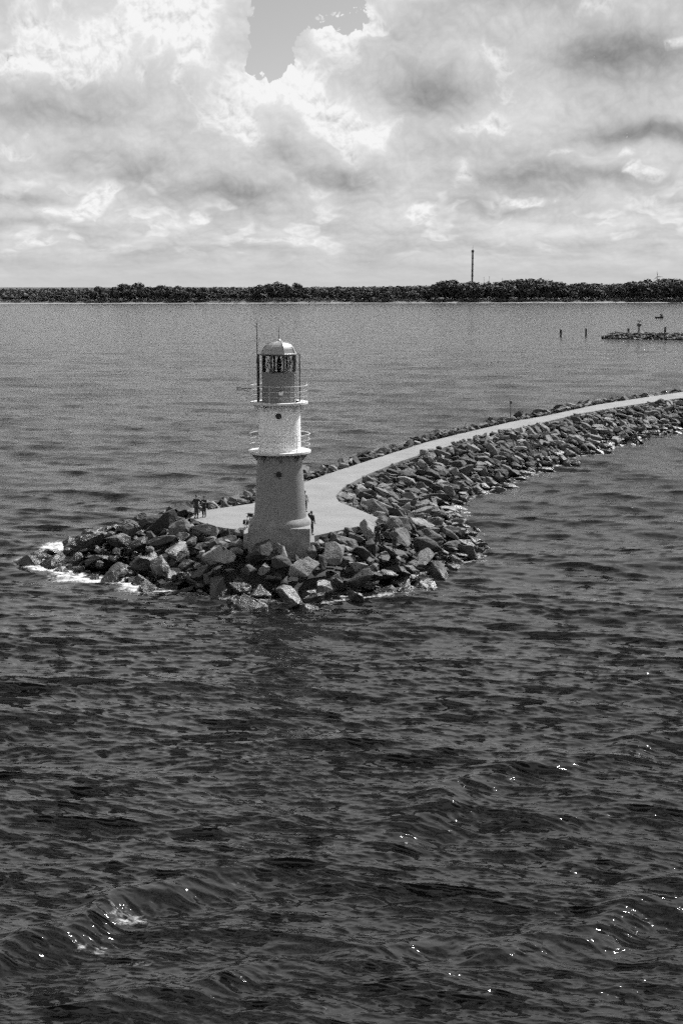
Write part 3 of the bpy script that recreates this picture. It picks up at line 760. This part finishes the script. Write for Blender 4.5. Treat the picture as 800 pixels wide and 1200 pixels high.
# ------------------------------------------------------------------ people
skin_m = mat('skin', 0.18, 0.6); hair_m = mat('hair', 0.03, 0.6)
cloth = {n: mat('cloth_' + n, v, 0.9, 0.12, 6.0) for n, v in (('black', .018), ('charcoal', .035), ('grey', .09), ('mid', .16), ('pale', .38))}
def skin_obj(name, verts, edges, radii, m, parent, root=0, sub=2):
    me = bpy.data.meshes.new(name); me.from_pydata([tuple(v) for v in verts], edges, [])
    me.materials.append(m); o = link(name, me, parent)
    md = o.modifiers.new('skin', 'SKIN'); md.use_smooth_shade = True
    sv = me.skin_vertices[0].data
    for i, r in enumerate(radii):
        sv[i].radius = r if isinstance(r, tuple) else (r, r); sv[i].use_root = (i == root)
    s = o.modifiers.new('sub', 'SUBSURF'); s.levels = sub; s.render_levels = sub
    return o
def person(loc, rz, label, top, bottom, pose='stand', h=1.72, hair=hair_m, skirt=False):
    k = h / 1.75; T = empty('person', loc, rz); tag(T, label, 'person', 'people on the breakwater')
    V = lambda *a: Vector(a) * k
    st = {'stand': .10, 'stride': .12, 'wide': .14}.get(pose, .09)
    hipL, hipR = V(.09, 0, .90), V(-.09, 0, .90)
    fy = .12 if pose == 'stride' else 0.02
    kneeL, kneeR = V(st, .04 + fy * .6, .50), V(-st, .03 - fy * .3, .50)
    ankL, ankR = V(st * 1.05, fy * .9 - .02, .09), V(-st * 1.05, -fy, .09)
    toeL, toeR = ankL + V(.03, .17, -.045), ankR + V(-.03, .17, -.045)
    lean = .05 if pose in ('shade', 'stride') else 0.0
    chest, neck, = V(0, lean, 1.28), V(0, lean + .01, 1.47)
    shL, shR = V(.185, lean, 1.40), V(-.185, lean, 1.40)
    if pose == 'shade':       # one hand raised to the brow, the other hanging
        elR, haR = V(-.34, .14, 1.46), V(-.13, .17, 1.63); elL, haL = V(.25, .02, 1.13), V(.24, .12, .90)
    elif pose == 'hips':
        elL, haL = V(.36, -.06, 1.16), V(.20, .05, .99); elR, haR = V(-.36, -.06, 1.16), V(-.20, .05, .99)
    elif pose == 'phone':
        elL, haL = V(.24, .06, 1.15), V(.08, .30, 1.27); elR, haR = V(-.24, .06, 1.15), V(-.06, .30, 1.27)
    else:
        elL, haL = V(.25, -.02, 1.13), V(.26, .07, .88); elR, haR = V(-.25, .0, 1.13), V(-.26, .09, .88)
    head0, head1 = V(0, lean + .03, 1.60), V(0, lean + .02, 1.70)
    vs = [V(0, 0, .95), V(0, lean * .5, 1.12), chest, neck, head0, head1, hipL, kneeL, ankL, toeL, hipR, kneeR, ankR, toeR, shL, elL, haL, shR, elR, haR]
    ed = [(0, 1), (1, 2), (2, 3), (3, 4), (4, 5), (0, 6), (6, 7), (7, 8), (8, 9), (0, 10), (10, 11), (11, 12), (12, 13), (2, 14), (14, 15), (15, 16), (2, 17), (17, 18), (18, 19)]
    ra = [(.13, .09), (.12, .085), (.14, .095), .052, (.075, .092), (.07, .085), .082, .055, .038, .032, .082, .055, .038, .032, .058, .042, .028, .058, .042, .028]
    ra = [tuple(c * k for c in (r if isinstance(r, tuple) else (r, r))) for r in ra]
    body = skin_obj('body', vs, ed, ra, skin_m, T)
    def fingers(hand, elbow):
        d = (hand - elbow).normalized(); side = d.cross(Vector((0, 1, 0.3))).normalized(); mb = MB()
        for i, (off, ln) in enumerate(((-.030, .075), (-.011, .085), (.010, .08), (.029, .065))):
            a = hand + d * .04 * k + side * off * k; b = a + d * ln * .6 * k; c = b + (d * .4 + Vector((0, .5, 0))).normalized() * ln * .5 * k
            mb.tube([a, b, c], [.0095 * k, .0085 * k, .007 * k], 6)
        th = hand + side * .035 * k; mb.tube([th, th + (d + side).normalized() * .045 * k, th + (d * 1.4 + side * .6).normalized() * .08 * k], [.011 * k, .010 * k, .008 * k], 6)
        mb.addmesh(*ellip(hand + d * .03 * k, (.045 * k, .03 * k, .05 * k)), True)
        return mb
    for ha, el in ((haL, elL), (haR, elR)): fingers(ha, el).build('hand', skin_m, body)
    # face and hair
    hc = (head0 + head1) / 2
    fm = MB(); fm.addmesh(*ellip(hc + V(0, .100, -.015), (.014 * k, .020 * k, .024 * k)), True)
    fm.addmesh(*ellip(hc + V(.078, .0, -.01), (.014 * k, .022 * k, .032 * k)), True); fm.addmesh(*ellip(hc + V(-.078, .0, -.01), (.014 * k, .022 * k, .032 * k)), True)
    fm.build('face', skin_m, body)
    ey = MB()
    for s in (-1, 1): ey.addmesh(*ellip(hc + V(s * .03, .088, .008), (.011 * k, .008 * k, .008 * k)), True)
    ey.addmesh(*ellip(hc + V(0, .088, -.062), (.022 * k, .008 * k, .006 * k)), True); ey.build('eyes', hair_m, body)
    MB().addmesh(*ellip(hc + V(0, -.022, .038), (.088 * k, .098 * k, .092 * k)), True).build('hair', hair, T)
    # clothes
    g = lambda r, a=.016: tuple((c + a) * k for c in (r if isinstance(r, tuple) else (r, r)))
    ts = [V(0, 0, .88), V(0, lean * .5, 1.12), chest, V(0, lean + .01, 1.43), shL, (shL + elL) / 2, elL, haL * .7 + elL * .3, shR, (shR + elR) / 2, elR, haR * .7 + elR * .3]
    skin_obj('top', ts, [(0, 1), (1, 2), (2, 3), (2, 4), (4, 5), (5, 6), (6, 7), (2, 8), (8, 9), (9, 10), (10, 11)],
             [g((.15, .105)), g((.135, .095)), g((.15, .10)), g(.06), g(.066), g(.056), g(.048), g(.036), g(.066), g(.056), g(.048), g(.036)], top, T)
    bs = [V(0, 0, .97), hipL, kneeL, ankL + V(0, 0, .02), hipR, kneeR, ankR + V(0, 0, .02)]
    skin_obj('trousers', bs, [(0, 1), (1, 2), (2, 3), (0, 4), (4, 5), (5, 6)], [g((.14, .10)), g(.088), g(.064), g(.05), g(.088), g(.064), g(.05)], bottom, T)
    for an, to in ((ankL, toeL), (ankR, toeR)):
        c = (an + to) / 2; c.z = .045 * k
        mb = MB(); mb.addmesh(*ellip(c + V(0, -.01, 0), (.052 * k, .135 * k, .048 * k)), True); mb.build('shoe', cloth['black'], T)
    return T
def ellip(c, r, n=10, m=7):
    vs = []; fs = []
    for j in range(m + 1):
        a = math.pi * j / m
        for i in range(n):
            q = 2 * math.pi * i / n
            vs.append((c[0] + r[0] * math.sin(a) * math.cos(q), c[1] + r[1] * math.sin(a) * math.sin(q), c[2] + r[2] * math.cos(a)))
    for j in range(m):
        for i in range(n):
            k = (i + 1) % n; fs.append((j * n + i, (j + 1) * n + i, (j + 1) * n + k, j * n + k))
    return vs, fs

def on_deck(px, py): return at(px, py, DECK_Z + .004)
person(on_deck(230.5, 606.5), R(20), 'taller person with hands on hips, left of the pair at the path corner', cloth['black'], cloth['charcoal'], 'hips', 1.80)
person(on_deck(239.5, 606.0), R(160), 'dark-clothed person right of the pair at the path corner', cloth['charcoal'], cloth['black'], 'phone', 1.70)
person(on_deck(364.5, 627.0), R(-35), 'dark figure raising one hand to the brow beside the lighthouse plinth', cloth['black'], cloth['charcoal'], 'shade', 1.78)
person(on_deck(357.2, 600.0), R(-20), 'person half hidden behind the right side of the lighthouse', cloth['pale'], cloth['charcoal'], 'stand', 1.74)
def on_rock(px, py, z0=1.8):
    """walk along the sight line until it meets the boulders' tops"""
    o = Vector((0, 0, CAM_H)); d = (at(px, py, 0) - o).normalized()
    h = ROCK_BVH.ray_cast(o, d); p = h[0] if h[0] else at(px, py, z0)
    zz = max(ground_z(p.x + a, p.y + b) for a in (-.14, 0, .14) for b in (-.05, .12))
    return Vector((p.x, p.y, zz - .02))
person(on_rock(442.5, 655), R(150), 'dark-clothed person standing on the boulders right of the lighthouse, nearer the water', cloth['black'], cloth['black'], 'stride', 1.78)
person(on_rock(461.5, 646), R(200), 'person in a grey top standing on the boulders, rightmost of the people', cloth['grey'], cloth['charcoal'], 'hips', 1.70)

# ------------------------------------------------------------------ bicycle leaning by the plinth
def bicycle():
    p = on_deck(290.3, 618.5)
    T = empty('bicycle', p, R(76)); tag(T, 'dark bicycle with loaded handlebars leaning beside the lighthouse plinth', 'bicycle')
    rw = .34
    for x in (-.52, .52):
        w = MB().tube([(x + rw * math.cos(q), 0, rw + rw * math.sin(q)) for q in np.linspace(0, 2 * math.pi, 29)[:-1]], .022, 6, True).build('wheel', cloth['black'], T)
        for i in range(10):
            q = math.pi * 2 * i / 10
            MB().tube([(x, 0, rw), (x + rw * math.cos(q), 0, rw + rw * math.sin(q))], .004, 4).build('spoke', rail_w, w)
        MB().tube([(x, -.05, rw), (x, .05, rw)], .025, 8).build('hub', dark_m, w)
    bb, seat, head, fork = (0 - .08, 0, .30), (-.24, 0, .82), (.36, 0, .86), (.40, 0, .70)
    fr = MB()
    for a, b in ((bb, seat), (bb, fork), (seat, head), ((-.52, 0, rw), bb), ((-.52, 0, rw), (-.22, 0, .76)), (head, fork), (fork, (.52, 0, rw))): fr.tube([a, b], .018)
    fr.build('frame', dark_m, T)
    MB().tube([(.36, 0, .86), (.33, 0, 1.02)], .015).build('stem', dark_m, T)
    MB().tube([(.20, -.30, 1.04), (.32, -.2, 1.04), (.33, 0, 1.02), (.32, .2, 1.04), (.20, .30, 1.04)], .015).build('handlebar', dark_m, T)
    s = MB(); s.addmesh(*ellip((-.27, 0, .90), (.14, .08, .04)), True); s.build('saddle', cloth['black'], T)
    b = MB(); b.box((.52, 0, .90), (.26, .36, .26), taper=1.15); b.build('basket', cloth['black'], T)
    for s_ in (-1, 1): MB().box((-.5, s_ * .14, .52), (.30, .12, .32)).build('pannier', cloth['black'], T)
    MB().tube([(-.08, -.1, .30), (-.08, .1, .30)], .02).build('crank', dark_m, T)
    T.rotation_euler = (R(4), 0, R(76))
bicycle()

# ------------------------------------------------------------------ navigation post by the path
def marker_post():
    b = at(597.5, 492.5, DECK_Z + .1); z1 = z_at(470, b.y)
    g = ground_z(b.x - .8, b.y + .6)
    T = empty('marker_post', (b.x, b.y, 0)); tag(T, 'thin dark marker post standing among rocks on the far edge of the path', 'post')
    MB().tube([(0, 0, 1.2), (0, 0, z1 - .3)], .055, 8).build('shaft', dark_m, T)
    MB().box((0, 0, z1 - .18), (.34, .16, .36)).build('sign_head', dark_m, T)
    MB().lathe([(.17, DECK_Z - .9), (.14, DECK_Z + .15)], 10).build('foot', kerb_m, T)
marker_post()

# ------------------------------------------------------------------ far mole with beacon, posts and mooring piles
def far_mole():
    A = at(706, 396.5).xy; B = at(806, 398.0).xy; C = B + (B - A) * 1.4
    pts = [A, B, C]; J = Joined(); rr = random.Random(5); big = []
    core = MB(); d = (C - A).normalized(); nrm = Vector((-d.y, d.x))
    prof = [(-5.0, -1.0), (-1.5, 1.3), (1.5, 1.3), (5.0, -1.0)]; L = (C - A).length; n = 40; vs = []; fs = []
    for i in range(n + 1):
        s = i / n; e = min(1, .25 + s * 14)
        for o, z in prof:
            p = A + d * (s * L) + nrm * o * e; vs.append((p.x, p.y, z * (e if z > 0 else 1)))
    for i in range(n):
        for k in range(3): fs.append((i * 4 + k, i * 4 + k + 1, i * 4 + k + 5, i * 4 + k + 4))
    core.addmesh(vs, fs); o = core.build('mole', core_m)
    tag(o, 'low distant rock mole at the right edge with a small beacon', 'mole')
    for i in range(1500):
        s = rr.random() ** 1.0 * L; off = rr.uniform(-5.2, 5.2); e = min(1, .3 + s / L * 14)
        p = A + d * s + nrm * off * e
        z = max(-.2, (1.7 - max(0, abs(off) - 1.2) * .50)) * e + rr.uniform(-.2, .45)
        r = rr.uniform(.5, 1.25)
        M = Matrix.Translation((p.x, p.y, z)) @ Matrix.Rotation(rr.uniform(0, 6.28), 4, 'Z') @ Matrix.Rotation(rr.gauss(0, .4), 4, 'X') @ Matrix.Diagonal((r, r, r * 1.1, 1))
        J.add(rr.randrange(len(ROCKS)), M)
    ru = J.build('rock_heap', o); ru['kind'] = 'stuff'
    def spot(px, off=0.0):
        best = min((abs((A + d * s + nrm * off).x / (A + d * s + nrm * off).y - (px - 400) / F_PX / math.cos(PITCH) * 1.0), s) for s in np.linspace(0, L, 900))
        p = A + d * best[1] + nrm * off; return p
    p = spot(740, 0.0); k = 1 / (F_PX / p.y)
    T = empty('beacon', (p.x, p.y, 0)); tag(T, 'small dark beacon with round lantern on the distant mole', 'beacon')
    z1 = z_at(375.5, p.y)
    MB().lathe([(.55, .8), (.50, 2.3), (.30, 2.4), (.28, z1 - 2.3)], 14).build('column', dark_m, T)
    MB().lathe([(.3, z1 - 2.35), (.85, z1 - 2.2), (.95, z1 - 1.7), (.8, z1 - 1.2), (.3, z1 - 1.0)], 16).build('lantern', dark_m, T)
    MB().tube([(0, 0, z1 - 1.0), (0, 0, z1)], .12).build('mast', dark_m, T)
    MB().box((0, 0, z1 - .35), (1.5, .2, .22)).build('cross_arm', dark_m, T)
    for s in (-1, 1): MB().lathe([(.05, z1 - .3), (.2, z1 - .1), (.05, z1 + .15)], 8, c=(s * .55, 0)).build('top_light', dark_m, T)
    where = {728: 'short dark post on the distant mole just left of the beacon', 770: 'dark post on the distant mole right of the beacon', 793: 'dark post on the distant mole nearest the right frame edge'}
    for px, top in ((728, 384.5), (770, 383), (793, 383.5)):
        p = spot(px, 1.5); z1 = z_at(top, p.y)
        T = empty('mole_post', (p.x, p.y, 0)); tag(T, where[px], 'post', 'posts on the mole')
        MB().lathe([(.42, .5), (.40, z1 - .25)], 10).build('shaft', wood_d, T); MB().lathe([(.45, z1 - .25), (.45, z1 - .05), (.2, z1)], 10).build('cap', dark_m, T)
    for px, y0, y1, lb in ((656.5, 394.5, 385.5, 'dark mooring pile in open water, left of two'), (686, 393.5, 384.5, 'dark mooring pile in open water, right of two beside the mole tip')):
        p = at(px, y0); z1 = z_at(y1, p.y)
        T = empty('mooring_pile', (p.x, p.y, 0)); tag(T, lb, 'pile', 'mooring piles')
        MB().lathe([(.40, -5.9), (.38, z1 - .5)], 12).build('shaft', wood_d, T); MB().lathe([(.42, z1 - .5), (.42, z1 - .12), (.25, z1)], 12).build('cap', dark_m, T)
    # little boat
    p = at(771.5, 373); T = empty('fishing_boat', (p.x, p.y, .1), R(8)); tag(T, 'tiny dark boat with upright cabin on open water near the far shore', 'boat')
    vs = []; fs = []; n = 9
    for i in range(n):
        s = i / (n - 1) * 2 - 1; w = .85 * math.sqrt(max(.02, 1 - max(0, -s) ** 2.4)); zt_ = .75 + .25 * max(0, -s)
        for y, z in ((-w, zt_), (-w * .6, -.3), (w * .6, -.3), (w, zt_)): vs.append((s * 2.6, y, z))
    for i in range(n - 1):
        for k in range(3): fs.append((i * 4 + k, i * 4 + k + 1, i * 4 + k + 5, i * 4 + k + 4))
        fs.append((i * 4 + 3, i * 4, i * 4 + 4, i * 4 + 7))
    fs += [(0, 3, 2, 1), tuple((n - 1) * 4 + k for k in range(4))]
    MB().addmesh(vs, fs).build('hull', dark_m, T)
    MB().box((1.5, 0, 1.5), (1.3, 1.2, 1.6), taper=.85).build('cabin', dark_m, T)
    MB().tube([(1.7, 0, 2.2), (1.7, 0, 3.3)], .07).build('mast', dark_m, T)
far_mole()

# ------------------------------------------------------------------ the far shore: trees, scrub, wood, masts
def leaf_material(name, base):
    m = bpy.data.materials.new(name); m.use_nodes = True
    t = NT(m.node_tree); b = t.n['Principled BSDF']; g = t.node('ShaderNodeNewGeometry'); oi = t.node('ShaderNodeObjectInfo')
    v = t.mul(t.lin(oi.outputs['Random'], 0, 1, .72, 1.5), base)
    v = t.mul(v, t.lin(g.outputs['Random Per Island'], 0, 1, .85, 1.15))
    t.l.new(t.xyz(v, v, v), b.inputs['Base Color']); b.inputs['Roughness'].default_value = .8
    return m
leaf_d = leaf_material('foliage_dark', .030); leaf_l = leaf_material('foliage_pale', .046); leaf_w = leaf_material('foliage_hazed', .10)  # far wood is paler: distance haze put into its leaf colour
def crown_faces(r, lobes, n, leaf):
    vs = []; fs = []
    for i in range(n):
        c, rad = lobes[i % len(lobes)]
        d = Vector((r.gauss(0, 1), r.gauss(0, 1), r.gauss(0, .9))).normalized()
        p = Vector(c) + Vector((d.x * rad[0], d.y * rad[1], d.z * rad[2])) * r.uniform(.72, 1.05)
        a = Vector((r.gauss(0, 1), r.gauss(0, 1), r.gauss(0, 1))).normalized(); b = a.orthogonal().normalized(); s = leaf * r.uniform(.6, 1.3)
        nn = (d + Vector((r.gauss(0, .5), r.gauss(0, .5), r.gauss(0, .5)))).normalized(); b = nn.orthogonal().normalized(); c2 = nn.cross(b)
        q = r.uniform(0, 6.28); e1 = b * math.cos(q) + c2 * math.sin(q); e2 = nn.cross(e1); o = len(vs)
        vs += [p + e1 * s, p + e2 * s * .7, p - e1 * s, p - e2 * s * .7 + nn * s * .3]; fs.append((o, o + 1, o + 2, o + 3))
    return vs, fs
def tree_proto(seed, m):
    """unit tree, one metre high, scaled when copied"""
    r = random.Random(seed); T = empty('shore_tree', (0, 0, -500))
    lobes = []
    for i in range(9):
        a = r.uniform(0, 6.28); q = r.uniform(.05, .30); z = r.uniform(.28, .80); s = r.uniform(.14, .24) * (1.15 - .4 * abs(z - .5))
        lobes.append(((q * math.cos(a), q * math.sin(a), z), (s * 1.15, s * 1.15, s)))
    lobes.append(((0, 0, .80), (.22, .22, .19)))
    vs, fs = crown_faces(r, lobes, 760, .060)
    MB().addmesh(vs, fs).build('crown', m, T)
    tr = MB().tube([(0, 0, -.03), (.01, 0, .25), (0, .01, .6)], [.028, .022, .010], 6)
    for i in range(4):
        a = i * 1.57 + r.random(); tr.tube([(0, 0, .28 + .05 * i), (.2 * math.cos(a), .2 * math.sin(a), .55)], [.012, .005], 5)
    tr.build('trunk', trunk_m, T)
    return T
def shore():
    dark = [tree_proto(40 + i, leaf_d) for i in range(4)]; pale = [tree_proto(60 + i, leaf_l) for i in range(3)]
    rr = random.Random(9)
    prof = [(-60, 348), (0, 349), (40, 347), (52, 344), (100, 343), (108, 340), (117, 336.5), (124, 341), (138, 337), (146, 334.5), (153, 336), (160, 333), (170, 336), (180, 338), (190, 336.5), (205, 335), (216, 337), (224, 340), (240, 339), (262, 341), (290, 340), (302, 338), (305, 333), (349, 333.5), (353, 337), (370, 338.5), (420, 339), (470, 338), (500, 336), (512, 332), (522, 329), (534, 329.5), (540, 333), (552, 331.5), (566, 332), (580, 331), (588, 333), (594, 329.5), (610, 327.5), (640, 330), (655, 331), (664, 335), (676, 334), (684, 330.5), (692, 331), (702, 336), (720, 337), (733, 333), (742, 330), (760, 328.5), (800, 329), (860, 330)]
    px_, py_ = zip(*prof)
    used = set(); n = 0
    for row, (yo, step, dh) in enumerate(((20, 8.5, 4.0), (52, 9.5, 0.0))):
        px = -60.0
        while px < 890:
            jx = px + rr.uniform(-2, 2); top = float(np.interp(jx, px_, py_)) + rr.uniform(-1.6, 1.0) + dh - 0.8
            if row == 0 and not 45 < jx: px += step; continue
            Yg = 1400 + 0.10 * ((jx - 400) * .95 + 355) + yo + rr.uniform(-8, 8); X = (jx - 400) / F_PX * (Yg * math.cos(PITCH) + 18 * math.sin(PITCH))
            hgt = z_at(top, Yg) - 2.5
            if hgt < 4: px += step; continue
            copse = 303 < jx < 352; pal = (355 < jx < 505 and rr.random() < .75) or (505 < jx and row == 0 and rr.random() < .5)
            lst = pale if pal else dark; src = lst[rr.randrange(len(lst))]
            if src.name in used: T = copy_tree(src)
            else: T = src; used.add(src.name)
            w = max(hgt, 11) * rr.uniform(1.1, 1.6)
            T.location = (X, Yg, 2.5); T.scale = (w, w, hgt * 1.03); T.rotation_euler = (0, 0, rr.uniform(0, 6.28))
            if copse: tag(T, 'tall dark tree of the flat-topped copse on the far shore', 'tree', 'trees of the flat-topped copse')
            else:
                w_ = next(n_ for lim, n_ in ((130, 'at its left end, where it is lowest'), (230, 'in the dark humps left of the flat-topped copse'), (303, 'just left of the flat-topped copse'), (430, 'just right of the flat-topped copse'), (508, 'midway between the flat-topped copse and the mast'), (545, 'in the hump left of the radio mast'), (590, 'at the foot of the radio mast'), (664, 'in the tall hump right of the radio mast'), (735, 'in the dip above the mooring piles'), (9999, 'at the right edge below the wind turbine')) if jx < lim)
                r_ = 'front' if row == 0 else 'back'
                k_ = 'paler grey' if pal else 'dark'
                tag(T, '%s %s-row shore tree %s' % (k_, r_, w_), 'tree', '%s trees, %s row, %s' % (k_, r_, w_))
            px += step * rr.uniform(.8, 1.25); n += 1
    for T in dark + pale:
        if T.name not in used:
            for c in list(T.children): bpy.data.objects.remove(c)
            bpy.data.objects.remove(T)
    print('trees', n)
    # scrub at the dune foot: one mass of low bushes
    vs = []; fs = []
    for i in range(1600):
        x = rr.uniform(-620, 620); y = shore_y(x) + rr.uniform(9, 40); s = rr.uniform(1.2, 3.6) * (1 if x > -330 else .5)
        v, f = crown_faces(rr, [((x, y, 2.3 + s * .35), (s * 1.5, s * 1.3, s))], 42, .55); o = len(vs); vs += v; fs += [tuple(k + o for k in q) for q in f]
    o = MB().addmesh(vs, fs).build('scrub', leaf_l); tag(o, 'low dark scrub along the foot of the far dunes', 'scrub', kind='stuff')
    # the wood behind, reads as one mass
    vs = []; fs = []
    for i in range(3000):
        px = rr.uniform(-260, 1060); Yg = rr.uniform(1650, 2050); X = (px - 400) / F_PX * Yg
        top = float(np.interp(px, (-150, 0, 110, 300, 400, 600, 705, 735, 950), (339.5, 339, 338.5, 337, 337, 334, 333.5, 332.5, 332))) + rr.uniform(-.9, 1.2)
        zt_ = z_at(top, Yg); s = rr.uniform(3.5, 6)
        v, f = crown_faces(rr, [((X, Yg, zt_ - s), (s * 1.1, s * 1.1, s)), ((X, Yg, zt_ - s * 2), (s * 1.4, s * 1.4, s))], 40, 1.9); o = len(vs); vs += v; fs += [tuple(k + o for k in q) for q in f]
    o = MB().addmesh(vs, fs).build('far_wood', leaf_w); tag(o, 'level line of distant forest behind the shore trees', 'forest', kind='stuff')
    # radio mast
    Ym = 1750.0; X = x_at(553.2, Ym, 40); T = empty('radio_mast', (X, Ym, 0)); tag(T, 'tall slender radio mast rising behind the shore trees', 'mast')
    zt_ = lambda py: z_at(py, Ym)
    MB().lathe([(1.25, 3), (1.15, zt_(300)), (1.0, zt_(293.5))], 14).build('shaft', mat('mast_grey', .07, .6), T)
    for py, r, h_ in ((294.5, 1.75, 3.2), (302.5, 1.7, .8), (310, 1.45, 1.2), (316, 1.4, .6), (323, 1.5, 1.6)):
        z = zt_(py); MB().lathe([(r * .7, z - h_ / 2), (r, z - h_ / 2 + .1), (r, z + h_ / 2 - .1), (r * .7, z + h_ / 2)], 14).build('antenna_ring', dark_m, T)
    MB().tube([(0, 0, zt_(293.5)), (0, 0, zt_(288.5))], [.35, .15], 6).build('spike', dark_m, T)
    for px, py, lb in ((566.5, 324.5, 'faint thin pole above the trees, nearer the radio mast'), (572.8, 324, 'faint thin pole above the trees, middle of three'), (588, 326, 'faint thin pole above the trees, farthest right of the radio mast')):
        X = x_at(px, 1900, 20); T = empty('thin_pole', (X, 1900, 0)); tag(T, lb, 'pole', 'thin poles behind the trees')
        MB().tube([(0, 0, 3), (0, 0, z_at(py, 1900))], [.5, .3], 6).build('shaft', rail_w, T); MB().box((0, 0, z_at(py, 1900) - .4), (1.2, .4, .5)).build('head', rail_w, T)
    # wind turbine
    Yw = 4600.0; hubz = z_at(324.2, Yw); X = x_at(769.6, Yw, hubz); T = empty('wind_turbine', (X, Yw, 0)); tag(T, 'tiny distant wind turbine above the trees at the right', 'wind turbine')
    MB().lathe([(2.6, 5), (1.6, hubz)], 14).build('tower', rail_w, T)
    MB().box((0, 1, hubz), (3.2, 6, 3.2)).build('nacelle', rail_w, T)
    for a in (R(98), R(-2), R(218)):
        d = Vector((math.cos(a), 0, math.sin(a))); e = Vector((-d.z, 0, d.x)); c = Vector((0, -2.6, hubz))
        L = 19.0; vs = []
        for s, w in ((0, .9), (.2, 1.5), (1, .35)):
            for q, th in ((-1, .25), (1, .25)):
                vs += [c + d * s * L + e * q * w + Vector((0, -th, 0)), c + d * s * L + e * q * w + Vector((0, th, 0))]
        fs = []
        for i in (0, 1):
            b = i * 4; fs += [(b, b + 2, b + 6, b + 4), (b + 1, b + 5, b + 7, b + 3), (b, b + 4, b + 5, b + 1), (b + 2, b + 3, b + 7, b + 6)]
        MB().addmesh(vs, fs).build('blade', rail_w, T)
shore()
